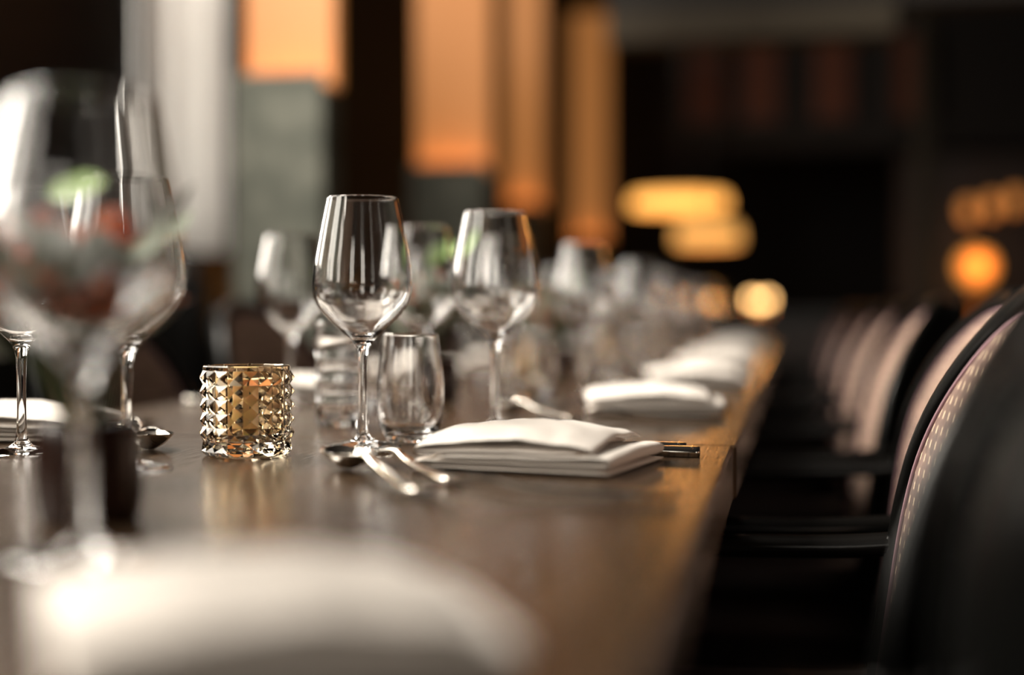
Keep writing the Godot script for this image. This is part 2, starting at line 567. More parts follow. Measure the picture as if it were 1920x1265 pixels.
func make_fork(called: String) -> Node3D:
	var t := thing(called, "", "fork")
	part("handle", skin(blade_rows([[0.0, 0.0040, 0.0042, 0.0012, 0], [-0.002, 0.0085, 0.0042, 0.0017, 0], [-0.02, 0.0086, 0.0046, 0.0018, 0], [-0.06, 0.0060, 0.0060, 0.0017, 0], [-0.10, 0.0038, 0.0090, 0.0017, 0], [-0.125, 0.0034, 0.0140, 0.0017, 0], [-0.140, 0.0080, 0.0135, 0.0012, 0.001], [-0.152, 0.0124, 0.0105, 0.0010, 0.002], [-0.160, 0.0126, 0.0085, 0.0009, 0.002]], 4, 8)), M["steel"], t)
	for k in 4:
		var z := (k - 1.5) * 0.0072
		part("tine", tube(spline3([Vector3(-0.158, 0.0075, z), Vector3(-0.172, 0.0044, z), Vector3(-0.188, 0.0032, z * 0.98), Vector3(-0.203, 0.0064, z * 0.96)], 4), PackedFloat32Array([0.0019, 0.0019, 0.0018, 0.0018, 0.0018, 0.0017, 0.0017, 0.0016, 0.0015, 0.0014, 0.0012, 0.0010, 0.0006]), PackedFloat32Array([0.0010, 0.0010, 0.0010, 0.0010, 0.0010, 0.0010, 0.0010, 0.0009, 0.0009, 0.0008, 0.0008, 0.0007, 0.0005]), 6), M["steel"], t)
	return t

# ---------------------------------------------------------------- napkin: one cloth folded into a flat stack of layers
func make_napkin(called: String, seed_: int) -> Node3D:
	var t := thing(called, "", "napkin")
	var n := noise(9.0, 2, seed_)
	var ribbon := func(keys: Array, thick: float, dome: float, z0: float, z1: float, skew: float, taper: float) -> ArrayMesh:
		var c := spline(keys, 6)
		var rows := []
		var nz := 22
		for k in nz + 1:
			var f := float(k) / nz
			var g := 2.0 * f - 1.0
			var edge := 1.0 - pow(absf(g), 10.0)
			var z := lerpf(z0, z1, f)
			var ring := PackedVector3Array()
			for side in 2:
				for q in c.size():
					var i := q if side == 0 else c.size() - 1 - q
					var p: Vector2 = c[i]
					var tan := (c[mini(i + 1, c.size() - 1)] - c[maxi(i - 1, 0)]).normalized()
					var nor := Vector2(-tan.y, tan.x)
					var endf := minf(1.0, 0.35 + minf(i, c.size() - 1 - i) * 0.3)
					var off := nor * thick * 0.5 * (1.0 if side == 0 else -1.0) * (0.30 + 0.70 * sqrt(edge)) * endf
					var lift := clampf((p.y - 0.004) / 0.02, 0.0, 1.6)
					var y := p.y + dome * lift * (1.0 - g * g) - 0.0035 * lift * g * g + 0.0016 * lift * n.get_noise_2d(p.x * 2.0, z * 2.0)
					var x := p.x * (1.0 - taper * g * lift * 0.5) + skew * z * lift
					ring.append(Vector3(x + off.x, maxf(y + off.y, 0.0003), z))
			for q in ring.size():
				ring[q] *= Vector3(0.90, 1.0, 0.95)
			rows.append(ring)
		# orientation: (next in ring) x (next row) must point outwards
		return skin(rows, true, true)
	# under layers: right edge, in to the left fold, back to the right fold, left again
	part("lower_fold", ribbon.call([Vector2(0.092, 0.0026), Vector2(0.03, 0.0026), Vector2(-0.05, 0.0027), Vector2(-0.080, 0.0030), Vector2(-0.0875, 0.0052), Vector2(-0.080, 0.0078), Vector2(-0.05, 0.0080), Vector2(0.03, 0.0082), Vector2(0.084, 0.0088), Vector2(0.0925, 0.0122), Vector2(0.086, 0.0158), Vector2(0.05, 0.0140), Vector2(-0.02, 0.0128), Vector2(-0.066, 0.0124)], 0.0044, 0.0, -0.078, 0.074, 0.05, 0.04), M["linen"], t)
	# upper flap, domed, with its own fold on the left
	part("upper_fold", ribbon.call([Vector2(0.060, 0.0176), Vector2(0.02, 0.0176), Vector2(-0.05, 0.0172), Vector2(-0.084, 0.0158), Vector2(-0.0935, 0.0186), Vector2(-0.086, 0.0226), Vector2(-0.05, 0.0272), Vector2(0.0, 0.0292), Vector2(0.04, 0.0272), Vector2(0.074, 0.0218)], 0.0046, 0.0035, -0.080, 0.070, 0.10, 0.07), M["linen"], t)
	return t

# ---------------------------------------------------------------- chair (faces -x; origin on the floor under the table edge line)
func back_x(y: float, z: float) -> float:
	var e := 0.0
	if y < 0.73:
		e = lerpf(0.118, 0.150, (y - 0.50) / 0.23)
	else:
		var f := (y - 0.73) / 0.16
		e = 0.150 + 0.022 * f + 0.026 * f * f
	return e + 0.05 * (1.0 - pow(z / 0.25, 2.0))

func back_w(y: float, inset: float) -> float:
	var top := 0.892 - inset
	var lo := 0.655
	if y <= lo:
		return 0.25 - inset
	var f := clampf((y - lo) / (top - lo), 0.0, 1.0)
	return (0.25 - inset) * pow(maxf(0.0, 1.0 - pow(f, 2.2)), 1.0 / 2.2)

func outline(inset: float, y0: float, dx: float) -> PackedVector3Array:
	var pts := PackedVector3Array()
	var half := PackedVector2Array()
	for k in 10:
		half.append(Vector2(0.25 - inset, lerpf(y0, 0.655, k / 10.0)))
	for k in 25:
		var a := PI / 2 * k / 24.0
		var top := 0.892 - inset
		half.append(Vector2((0.25 - inset) * pow(maxf(cos(a), 0.0), 2.0 / 2.2), 0.655 + (top - 0.655) * pow(sin(a), 2.0 / 2.2)))
	for p in half:
		pts.append(Vector3(back_x(p.y, p.x) + dx, p.y, -p.x))
	for k in range(half.size() - 2, -1, -1):
		var p := half[k]
		pts.append(Vector3(back_x(p.y, p.x) + dx, p.y, p.x))
	return pts

func make_chair(called: String, inner: String) -> Node3D:
	var t := thing(called, "", "chair")
	var ys := []
	for k in 14:
		ys.append(lerpf(0.44, 0.655, k / 14.0))
	for k in 22:
		ys.append(0.655 + (0.892 - 0.655) * sin(PI / 2 * k / 21.0))
	var rows := []
	for y in ys:
		var w: float = maxf(back_w(y, 0.006), 0.0008)
		var ring := PackedVector3Array()
		for i in 17:
			var z := lerpf(w, -w, i / 16.0)
			ring.append(Vector3(back_x(y, z) + 0.002, y, z))
		for i in 17:
			var z := lerpf(-w, w, i / 16.0)
			ring.append(Vector3(back_x(y, z) + 0.002 + 0.044 * (1.0 - pow(absf(z) / w, 4.0)) + 0.012, y, z))
		rows.append(ring)
	var shell := part("back_shell", skin(rows), M["black_leather"], t)
	part("back_rim", tube(outline(0.0, 0.44, 0.006), 0.0125, 0.0115, 10, Vector3.RIGHT), M["black_leather"], shell)
	# padded inner panel, a little proud of the shell
	rows = []
	var uvs := []
	for k in 40:
		var y := 0.0
		if k < 14:
			y = lerpf(0.47, 0.655, k / 14.0)
		else:
			y = 0.655 + (0.892 - 0.015 - 0.655) * sin(PI / 2 * (k - 14) / 25.0)
		var w := maxf(back_w(y, 0.015), 0.0005)
		var row := PackedVector3Array()
		var uvr := PackedVector2Array()
		for i in 33:
			var u := lerpf(1.0, -1.0, i / 32.0)
			var z := u * w
			var puff := 0.007 * (1.0 - pow(absf(u), 8.0)) * clampf((0.892 - 0.015 - y) / 0.02, 0.0, 1.0)
			row.append(Vector3(back_x(y, z) - puff, y, z))
			uvr.append(Vector2(z / 0.17, y / 0.155))
		rows.append(row)
		uvs.append(uvr)
	part("back_panel", skin(rows, false, false, true, uvs), M[inner], t)
	part("piping", tube(outline(0.0155, 0.47, -0.001), 0.0022, 0.0022, 8, Vector3.RIGHT), M["mauve_piping"], t)
	# seat cushion on a frame
	var pad := []
	for k in 12:
		var a := lerpf(-PI / 2, PI / 2, k / 11.0)
		var ins := 0.022 * (1.0 - cos(a))
		var y := 0.465 + 0.032 * sin(a)
		var ring := PackedVector3Array()
		for i in 40:
			var b := TAU * i / 40
			var cx := signf(cos(b)) * pow(absf(cos(b)), 0.45)
			var cz := signf(sin(b)) * pow(absf(sin(b)), 0.45)
			ring.append(Vector3(-0.085 + cx * (0.235 - ins), y, -cz * (0.235 - ins)))
		pad.append(ring)
	part("seat", skin(pad), M["burgundy_leather"], t)
	part("seat_frame", slab(-0.29, 0.395, -0.215, 0.12, 0.436, 0.215, 0.008), M["black_lacquer"], t)
	for s in [-1.0, 1.0]:
		part("armrest", tube(spline3([Vector3(0.165, 0.668, s * 0.256), Vector3(0.10, 0.660, s * 0.262), Vector3(0.0, 0.655, s * 0.268), Vector3(-0.10, 0.654, s * 0.266), Vector3(-0.165, 0.640, s * 0.258), Vector3(-0.195, 0.59, s * 0.246), Vector3(-0.205, 0.50, s * 0.235), Vector3(-0.21, 0.42, s * 0.222)], 5), 0.017, 0.011, 12, Vector3(0.3, 1, 0)), M["black_lacquer"], t)
		part("leg", tube(PackedVector3Array([Vector3(-0.25, 0.42, s * 0.195), Vector3(-0.262, 0.20, s * 0.203), Vector3(-0.275, 0.0, s * 0.21)]), [0.020, 0.017, 0.013], [0.020, 0.017, 0.013], 10, Vector3.RIGHT), M["black_lacquer"], t)
		part("leg", tube(PackedVector3Array([Vector3(0.10, 0.44, s * 0.195), Vector3(0.13, 0.20, s * 0.205), Vector3(0.17, 0.0, s * 0.215)]), [0.021, 0.017, 0.013], [0.021, 0.017, 0.013], 10, Vector3.RIGHT), M["black_lacquer"], t)
	return t

# ---------------------------------------------------------------- flowers
func petal_mesh(len: float, wid: float, cup: float) -> ArrayMesh:
	var rows := []
	for k in 6:
		var f := k / 5.0
		var w := wid * sin(PI * clampf(0.10 + f * 0.86, 0.0, 1.0))
		var row := PackedVector3Array()
		for i in 5:
			var u := lerpf(-1.0, 1.0, i / 4.0)
			row.append(Vector3(f * len, cup * f * f * len + 0.25 * w * u * u, -u * w))
		rows.append(row)
	return skin(rows, false, false)

func bloom_mesh(r: float, s: int) -> ArrayMesh:
	var st := SurfaceTool.new()
	st.begin(Mesh.PRIMITIVE_TRIANGLES)
	var g := RandomNumberGenerator.new()
	g.seed = s
	for ring in 3:
		var p := petal_mesh(r * (1.0 - 0.22 * ring), r * 0.24, 0.15 + 0.5 * ring)
		for k in 9:
			var b := Basis(Vector3.UP, TAU * (k + 0.5 * ring) / 9.0 + g.randf() * 0.2) * Basis(Vector3.BACK, 0.15 + 0.33 * ring + g.randf() * 0.15)
			st.append_from(p, 0, Transform3D(b, Vector3(0, 0.002 * ring, 0)))
	return st.commit()

func arrangement(called: String, label: String, at: Vector3, s: int, tall_leaf: Array, tuft: float) -> void:
	var t := thing(called, label, "flower pot", at, 0.0)
	part("pot", lathe(spline([Vector2(0, 0.0005), Vector2(0.024, 0.0), Vector2(0.0295, 0.004), Vector2(0.0315, 0.025), Vector2(0.0305, 0.048), Vector2(0.0290, 0.056), Vector2(0.0278, 0.0568), Vector2(0.0265, 0.056), Vector2(0.0275, 0.045), Vector2(0.0, 0.044)], 4), 40), M["amber_pot"], t)
	var g := RandomNumberGenerator.new()
	g.seed = s
	var kinds := [bloom_mesh(0.027, s), bloom_mesh(0.023, s + 1), bloom_mesh(0.018, s + 2)]
	var leaf := petal_mesh(0.052, 0.015, 0.35)
	for k in 26:
		var a := TAU * k / 26.0 * 2.4
		var r := tuft * (0.25 + 0.75 * sqrt(g.randf()))
		var top := Vector3(cos(a) * r - 0.012, 0.105 + 0.055 * g.randf(), sin(a) * r)
		part("stem", tube(spline3([Vector3(cos(a) * 0.008, 0.046, sin(a) * 0.008), Vector3(top.x * 0.45, 0.08, top.z * 0.45), top], 4), 0.0011, 0.0011, 5, Vector3.RIGHT), M["stem_green"], t)
		var tilt := Basis(Vector3.UP, g.randf() * TAU) * Basis(Vector3(sin(a), 0, -cos(a)), -0.7 * g.randf())
		if k % 3 == 2:
			for q in 3:
				var lf := part("leaf", leaf, M["grey_leaf"], t)
				lf.transform = Transform3D(Basis(Vector3.UP, -a + (q - 1) * 0.9) * Basis(Vector3.BACK, 0.2 + 0.4 * g.randf()), top - Vector3(0, 0.012 * q, 0))
		else:
			var b := part("flower_head", kinds[k % 3], M["rust_petal"] if k % 2 == 0 else M["copper_petal"], t)
			b.transform = Transform3D(tilt, top)
	for q in tall_leaf:
		var p: Vector3 = q[0]
		part("stem", tube(spline3([Vector3(0, 0.046, 0), Vector3(p.x * 0.4, 0.11, p.z * 0.4), p], 5), 0.0016, 0.0016, 5, Vector3.RIGHT), M["stem_green"], t)
		var lf := part("leaf", petal_mesh(q[1], q[1] * 0.28, 0.25), M["green_leaf"], t)
		lf.transform = Transform3D(Basis(Vector3.UP, q[2]) * Basis(Vector3.BACK, q[3]) * Basis(Vector3.RIGHT, 0.9), p)

# ---------------------------------------------------------------- lights
func area(called: String, at: Vector3, basis_: Basis, size: Vector2, radiance: float, c: Color) -> void:
	var l := AreaLight3D.new()
	l.name = numbered(called)
	l.area_normalize_energy = false
	l.area_size = size
	l.light_energy = radiance / PI
	l.light_color = c
	l.shadow_enabled = true
	l.area_range = 30.0
	l.area_attenuation = 2.0
	l.transform = Transform3D(basis_, at)
	add_child(l)

func omni(called: String, at: Vector3, e: float, c: Color, size := 0.04) -> void:
	var l := OmniLight3D.new()
	l.name = numbered(called)
	l.light_energy = e
	l.light_color = c
	l.light_size = size
	l.omni_range = 30.0
	l.omni_attenuation = 2.0
	l.shadow_enabled = true
	l.position = at
	add_child(l)

const DAY := Color(1.0, 0.965, 0.91)
const WARM := Color(1.0, 0.66, 0.34)
const WALL_X := -2.0
# windows in the left wall: z from, z to, sill, head, radiance below and above the transom
const TRANSOM := 2.20
var windows := [[-2.88, -2.10, 1.10, 3.40, 9.0, 62.0], [-1.85, -1.35, 1.10, 3.40, 4.0, 14.0], [-0.75, 0.05, 1.10, 3.40, 4.0, 14.0], [0.45, 1.25, 1.10, 3.40, 3.0, 8.0], [-4.78, -4.13, 1.09, 3.40, 1.1, 16.0], [-5.95, -5.05, 2.20, 3.40, 0.0, 5.0], [-8.30, -7.20, 2.72, 3.40, 0.0, 8.0]]  # last two are unseen, added to brighten highlights in the glasses
# unseen windows behind the camera, added as soft fill light
const FILL_WINDOWS := [-0.9, 1.1]
# piers: x from, x to, z of the face, height of the ledge
var piers := [[-1.495, -1.225, -3.71, 1.525], [-1.635, -1.285, -6.11, 1.53], [-1.745, -1.495, -8.72, 1.56], [-1.87, -1.53, -12.32, 1.53]]

func _ready() -> void:
	rng.seed = 7
	# ---- camera
	var cam := Camera3D.new()
	cam.name = "camera"
	add_child(cam)
	var lens := CameraAttributesPhysical.new()
	lens.frustum_focal_length = 49.33
	lens.frustum_focus_distance = 1.205
	lens.frustum_near = 0.05
	lens.frustum_far = 100.0
	lens.exposure_aperture = 1.35
	cam.attributes = lens
	cam.fov = 2.0 * rad_to_deg(atan(632.5 / 2600.0))
	cam.near = 0.05
	cam.position = Vector3(0.048, 0.87, 0.0)
	cam.rotation = Vector3(deg_to_rad(-0.892), deg_to_rad(11.203), 0.0)
	cam.current = true
	# ---- environment
	var we := WorldEnvironment.new()
	we.name = "world_environment"
	var e := Environment.new()
	e.background_mode = Environment.BG_COLOR
	e.background_color = Color(0.02, 0.02, 0.022)
	e.tonemap_mode = Environment.TONE_MAPPER_LINEAR
	e.tonemap_exposure = 1.44
	e.sdfgi_enabled = true
	e.ssao_enabled = true
	e.ssil_enabled = true
	we.environment = e
	add_child(we)
	# ---- daylight through the windows of the left wall
	for w in windows:
		for k in (2 if w[2] < TRANSOM - 0.1 else 1):
			if w[4] == 0.0:
				area("window_daylight", Vector3(WALL_X - 0.10, (w[2] + w[3]) / 2.0, (w[0] + w[1]) / 2.0), Basis(Vector3.UP, -PI / 2), Vector2(w[1] - w[0] - 0.08, w[3] - w[2] - 0.1), w[5], DAY)  # the added pair of high windows, there for the glass highlights
				break
			var lo: float = w[2] + 0.05 if k == 0 else TRANSOM + 0.05
			var hi: float = TRANSOM - 0.05 if k == 0 else w[3] - 0.05
			area("window_daylight", Vector3(WALL_X - 0.10, (lo + hi) / 2.0, (w[0] + w[1]) / 2.0), Basis(Vector3.UP, -PI / 2), Vector2(w[1] - w[0] - 0.08, hi - lo), w[4 + k], DAY)
	for x in FILL_WINDOWS:
		area("window_daylight", Vector3(x, 1.9, 3.10), Basis.IDENTITY, Vector2(0.74, 1.74), 2.0, DAY)  # fill light from the added windows behind the camera
	# ---- warm uplights on the ledges of the piers
	for p in piers:
		area("pier_uplight", Vector3((p[0] + p[1]) / 2.0, p[3] + 0.03, p[2] - 0.035), Basis(Vector3.RIGHT, PI / 2 - 0.25), Vector2((p[1] - p[0]) * 0.9, 0.05), 4.5, Color(1.0, 0.74, 0.46))
	make_materials()
	room()
	table()
	settings()
	background()

# ---------------------------------------------------------------- the room
func room() -> void:
	struct("floor", slab(-2.3, -0.1, -13.3, 4.3, 0.0, 3.3, 0.001), M["floor_dark"])
	struct("ceiling", slab(-2.3, 3.6, -13.3, 4.3, 3.75, 3.3, 0.001), M["ceiling_dark"])
	struct("wall_right", slab(4.0, 0.0, -13.3, 4.3, 3.6, 3.3, 0.001), M["wall_dark"])
	struct("wall_back", slab(-2.3, 0.0, -13.3, 4.0, 3.6, -13.0, 0.001), M["wall_dark"])
	struct("wall_front", boxes([[Vector3(-2.3, 0, 3.0), Vector3(4.0, 1.0, 3.3)], [Vector3(-2.3, 2.8, 3.0), Vector3(4.0, 3.6, 3.3)], [Vector3(-2.3, 1.0, 3.0), Vector3(-1.3, 2.8, 3.3)], [Vector3(-0.5, 1.0, 3.0), Vector3(0.7, 2.8, 3.3)], [Vector3(1.5, 1.0, 3.0), Vector3(4.0, 2.8, 3.3)]], 0.0005), M["wall_dark"])
	var parts_ := [[Vector3(-2.3, 0, -13.0), Vector3(WALL_X, 1.09, 3.0)], [Vector3(-2.3, 3.4, -13.0), Vector3(WALL_X, 3.6, 3.0)]]
	var order := windows.duplicate()
	order.sort_custom(func(a, b): return a[0] < b[0])
	var z := -13.0
	for w in order:
		parts_.append([Vector3(-2.3, 1.09, z), Vector3(WALL_X, 3.4, w[0])])
		if w[2] > 1.2:
			parts_.append([Vector3(-2.3, 1.09, w[0]), Vector3(WALL_X, w[2], w[1])])
		z = w[1]
	parts_.append([Vector3(-2.3, 1.09, z), Vector3(WALL_X, 3.4, 3.0)])
	struct("wall_left", boxes(parts_, 0.0005), M["wall_dark"])
	var n := 0
	for w in windows:
		n += 1
		var o := Node3D.new()
		o.name = "window_%d" % n
		o.set_meta("kind", "structure")
		add_child(o)
		var x0 := WALL_X - 0.22
		var zm: float = (w[0] + w[1]) / 2.0
		part("pane", slab(x0 - 0.01, w[2] + 0.02, w[0] + 0.02, x0, w[3] - 0.02, w[1] - 0.02, 0.001), M["window_glow"], o)
		part("window_frame", boxes([[Vector3(x0 - 0.02, w[2], w[0]), Vector3(x0 + 0.03, w[2] + 0.05, w[1])], [Vector3(x0 - 0.02, w[3] - 0.05, w[0]), Vector3(x0 + 0.03, w[3], w[1])], [Vector3(x0 - 0.02, w[2] + 0.05, w[0]), Vector3(x0 + 0.03, w[3] - 0.05, w[0] + 0.05)], [Vector3(x0 - 0.02, w[2] + 0.05, w[1] - 0.05), Vector3(x0 + 0.03, w[3] - 0.05, w[1])]]), M["dark_wood"], o)
		part("mullion", slab(x0, w[2] + 0.05, zm - 0.02, x0 + 0.03, w[3] - 0.05, zm + 0.02), M["dark_wood"], o)
		if w[2] < TRANSOM - 0.1:
			part("transom", slab(x0, TRANSOM - 0.05, w[0] + 0.05, x0 + 0.10, TRANSOM + 0.05, w[1] - 0.05), M["dark_wood"], o)
	for x in FILL_WINDOWS:  # added fill windows, never in view
		n += 1
		var o := Node3D.new()
		o.name = "window_%d" % n
		o.set_meta("kind", "structure")
		add_child(o)
		part("pane", slab(x - 0.38, 1.02, 3.21, x + 0.38, 2.78, 3.22, 0.001), M["window_glow"], o)
		part("window_frame", boxes([[Vector3(x - 0.4, 1.0, 3.17), Vector3(x + 0.4, 1.05, 3.23)], [Vector3(x - 0.4, 2.75, 3.17), Vector3(x + 0.4, 2.8, 3.23)], [Vector3(x - 0.4, 1.05, 3.17), Vector3(x - 0.35, 2.75, 3.23)], [Vector3(x + 0.35, 1.05, 3.17), Vector3(x + 0.4, 2.75, 3.23)]]), M["dark_wood"], o)
		part("mullion", slab(x - 0.02, 1.05, 3.18, x + 0.02, 2.75, 3.21), M["dark_wood"], o)

# ---------------------------------------------------------------- tables
func table() -> void:
	var joints := [0.62, -1.297, -3.06, -4.83, -6.62]
	var words := ["nearest oak dining table, under the foreground napkin and the cut-glass candle holder", "second oak dining table of the row, joined to the nearest just past the main napkin", "third oak dining table of the long row, under blurred glasses", "farthest oak dining table at the end of the long row"]
	for k in 4:
		var t := thing("dining_table", words[k], "table", Vector3(-0.395, 0, (joints[k] + joints[k + 1]) / 2.0), 0.0, "oak tables pushed end to end")
		var h: float = (joints[k] - joints[k + 1]) / 2.0 - 0.0012
		var o := 0.0 if k != 1 else 0.003
		part("tabletop", slab(-0.395, 0.70, -h, 0.395 + o, TOP, h, 0.0025), M["oak_table"], t)
		part("apron", boxes([[Vector3(-0.12, 0.64, -h + 0.10), Vector3(-0.10, 0.70, h - 0.10)], [Vector3(0.10, 0.64, -h + 0.10), Vector3(0.12, 0.70, h - 0.10)], [Vector3(-0.10, 0.64, -h + 0.10), Vector3(0.10, 0.70, -h + 0.125)], [Vector3(-0.10, 0.64, h - 0.125), Vector3(0.10, 0.70, h - 0.10)]]), M["dark_wood"], t)
		for sz in [-1.0, 1.0]:
			part("pedestal", slab(-0.05, 0.04, sz * (h - 0.30) - 0.05, 0.05, 0.70, sz * (h - 0.30) + 0.05, 0.006), M["dark_wood"], t)
			part("foot", slab(-0.07, 0.0, sz * (h - 0.30) - 0.07, 0.07, 0.04, sz * (h - 0.30) + 0.07, 0.006), M["dark_wood"], t)

const NTH := ["nearest", "second", "third", "fourth", "fifth", "sixth", "seventh", "eighth", "ninth"]

func settings() -> void:
	var glass := make_wine_glass("wine_glass", true)
	var far_glass := make_wine_glass("wine_glass", false)
	var tumbler := make_tumbler("water_tumbler", true, false)
	var far_tumbler := make_tumbler("water_tumbler", false, false)
	var ribbed := make_tumbler("ribbed_tumbler", true, true)
	var votive := make_votive("candle_holder", true)
	var knife := make_knife("table_knife")
	var spoon := make_spoon("dessert_spoon")
	var fork := make_fork("fork")
	var nap := make_napkin("napkin", 4)
	var chair := make_chair("dining_chair", "scale_fabric")
	nap.scale = Vector3.ONE
	var used := {}
	var put := func(proto: Node3D, at: Vector3, turn: float, label: String, group: String) -> void:
		if not used.has(proto):
			used[proto] = true
			proto.position = at
			proto.rotation.y = turn
			proto.set_meta("label", label)
			if group != "":
				proto.set_meta("group", group)
			return
		dup(proto, at, turn, label, group)
	var y := TOP
	# --- the things in or near focus, one by one
	var gg := "wine glasses on the long table"
	put.call(glass, Vector3(-0.332, y, -1.216), 0.3, "sharp clear wine glass in the middle, tallest one standing between candle holder and napkin", gg)
	put.call(glass, Vector3(-0.250, y, -1.412), 1.1, "clear wine glass just behind the sharp white napkin, right of the tallest glass", gg)
	put.call(glass, Vector3(-0.603, y, -1.763), 0.7, "slightly blurred wine glass behind the cut-glass candle holder, left of the sharp glass", gg)
	put.call(glass, Vector3(-0.457, y, -1.003), 2.1, "large blurred wine glass at left, in front of the white curtain", gg)
	put.call(glass, Vector3(-0.290, y, -0.626), 0.0, "very blurred foreground wine glass at far left, before the rust coloured flowers", gg)
	put.call(glass, Vector3(-0.605, y, -1.10), 0.9, "blurred wine glass at the left border behind the flower pot", gg)
	put.call(glass, Vector3(-0.385, y, -1.62), 0.4, "blurred wine glass directly behind the sharp middle glass, below the pale green leaf", gg)
	put.call(tumbler, Vector3(-0.306, y, -1.285), 0.0, "clear stemless water tumbler right behind the stem of the sharp wine glass", "water tumblers")
	put.call(ribbed, Vector3(-0.429, y, -1.448), 0.0, "ribbed clear water glass left of the tumbler, behind the sharp wine glass", "water tumblers")
	put.call(votive, Vector3(-0.408, y, -1.127), 0.12, "faceted cut-glass candle holder with cream wax candle standing in sharp focus", "candle holders")
	var tn := "white linen napkins"
	put.call(nap, Vector3(-0.148, y, -1.098), -0.20, "sharp folded white napkin lying on knife handles at the right table edge", tn)
	put.call(nap, Vector3(-0.130, y, -0.462), 0.46, "huge blurred white napkin in the foreground at bottom", tn)
	(get_node("napkin_001") as Node3D).scale = Vector3(0.90, 0.95, 0.88)
	put.call(nap, Vector3(-0.700, y, -1.26), PI, "folded white napkin at left behind the flower pot", tn)
	var tk := "table cutlery"
	put.call(knife, Vector3(-0.024, y, -1.186), 0.03, "steel table knife with its handle sticking out past the sharp napkin", tk)
	put.call(knife, Vector3(-0.038, y, -1.222), 0.05, "second steel knife lying just behind the one beside the sharp napkin", tk)
	put.call(fork, Vector3(-0.022, y, -0.893), 0.02, "blurred dinner fork lying in front of the sharp napkin", tk)
	put.call(spoon, Vector3(-0.187, y, -0.890), -0.97, "dessert spoon with dark bowl lying between candle holder and sharp napkin", tk)
	put.call(fork, Vector3(-0.181, y, -0.952), -0.95, "dessert fork lying with its tines under the foot of the sharp wine glass", tk)
	put.call(spoon, Vector3(-0.585, y, -1.318), PI - 1.15, "sharp shiny spoon lying left of the cut-glass candle holder", tk)
	put.call(fork, Vector3(-0.650, y, -1.440), PI - 1.25, "dessert fork with thin handle lying left behind the shiny spoon", tk)
	# --- further places, right side
	for k in range(2, 9):
		var z := -1.06 - 0.675 * (k - 1)
		var who: String = NTH[k] + " right-hand place"
		var near: bool = k <= 2
		var dx := rng.randf_range(-0.012, 0.012)
		put.call(nap, Vector3(-0.112 + dx, y, z), rng.randf_range(-0.08, 0.12), "blurred folded white napkin at the " + who, tn)
		put.call(glass if near and k < 2 else far_glass, Vector3(-0.330 + dx, y, z - 0.14), 0.3 * k, "blurred wine glass standing inside the napkin at the " + who, gg)
		put.call(far_glass, Vector3(-0.250 + dx, y, z - 0.33), 0.2 * k, "blurred wine glass just beyond the napkin at the " + who, gg)
		put.call(far_tumbler, Vector3(-0.306 + dx, y, z - 0.22), 0.0, "blurred water tumbler between two wine glasses at the " + who, "water tumblers")
		put.call(knife, Vector3(-0.026 + dx, y, z - 0.125), 0.02, "blurred steel knife beyond the napkin at the " + who, tk)
		put.call(fork, Vector3(-0.024, y, z + 0.16), 0.02, "blurred steel fork on the near side of the napkin at the " + who, tk)
		put.call(spoon, Vector3(-0.185 + dx, y, z + 0.18), -0.94, "blurred dessert spoon above the napkin at the " + who, tk)
	# --- further places, left side
	for k in range(1, 8):
		var z := -1.24 - 0.675 * k
		var who: String = NTH[k] + " left-hand place"
		var dx := rng.randf_range(-0.012, 0.012)
		put.call(nap, Vector3(-0.648 + dx, y, z), PI + rng.randf_range(-0.1, 0.1), "blurred folded white napkin at the " + who, tn)
		if k > 1:
			put.call(far_glass, Vector3(-0.460 + dx, y, z + 0.16), 0.3 * k, "blurred wine glass right of the napkin at the " + who, gg)
			put.call(far_glass, Vector3(-0.545 + dx, y, z + 0.33), 0.2 * k, "blurred wine glass on the near side of the napkin at the " + who, gg)
		put.call(far_tumbler, Vector3(-0.490 + dx, y, z + 0.22), 0.0, "blurred water tumbler beside the wine glasses at the " + who, "water tumblers")
		put.call(knife, Vector3(-0.765 + dx, y, z + 0.125), PI, "blurred steel knife on the near side of the napkin at the " + who, tk)
		put.call(fork, Vector3(-0.768, y, z - 0.16), PI, "blurred steel fork beyond the napkin at the " + who, tk)
	# --- candles along the middle
	var spots := [-2.35, -3.5, -4.75, -5.9]
	var cl := ["second candle holder down the middle of the table, blurred among wine glasses", "third candle holder down the middle of the table, blurred", "fourth candle holder down the middle of the table, blurred", "farthest candle holder down the middle of the table, blurred"]
	for k in 4:
		put.call(votive, Vector3(-0.40, y, spots[k]), 0.4 * k, cl[k], "candle holders")
	# --- flowers
	arrangement("flower_arrangement", "blurred brown pot of rust flowers and grey leaves at the left foreground", Vector3(-0.355, y, -0.752), 31, [[Vector3(-0.026, 0.194, 0.0), 0.045, -0.1, -0.12]], 0.050)
	arrangement("flower_arrangement", "flower pot with a pale green leaf showing between the two sharp wine glasses", Vector3(-0.437, y, -1.90), 47, [[Vector3(0.022, 0.205, 0.0), 0.055, -0.4, 0.45], [Vector3(-0.01, 0.19, 0.01), 0.05, 1.2, 0.6]], 0.028)
	arrangement("flower_arrangement", "far flower pot among the blurred glasses halfway down the table", Vector3(-0.405, y, -2.79), 53, [[Vector3(0.0, 0.17, 0.0), 0.05, 0.8, 0.5]], 0.035)
	# --- chairs
	var cg := "upholstered chairs along the table"
	put.call(chair, Vector3(-0.022, 0, -1.045), -0.09, "sharp chair at right with scale-patterned inner back, black rim and mauve piping", cg)
	put.call(chair, Vector3(0.412, 0, -0.649), -2.343, "dark blurred chair in the right foreground turned so its leather back shows", cg)
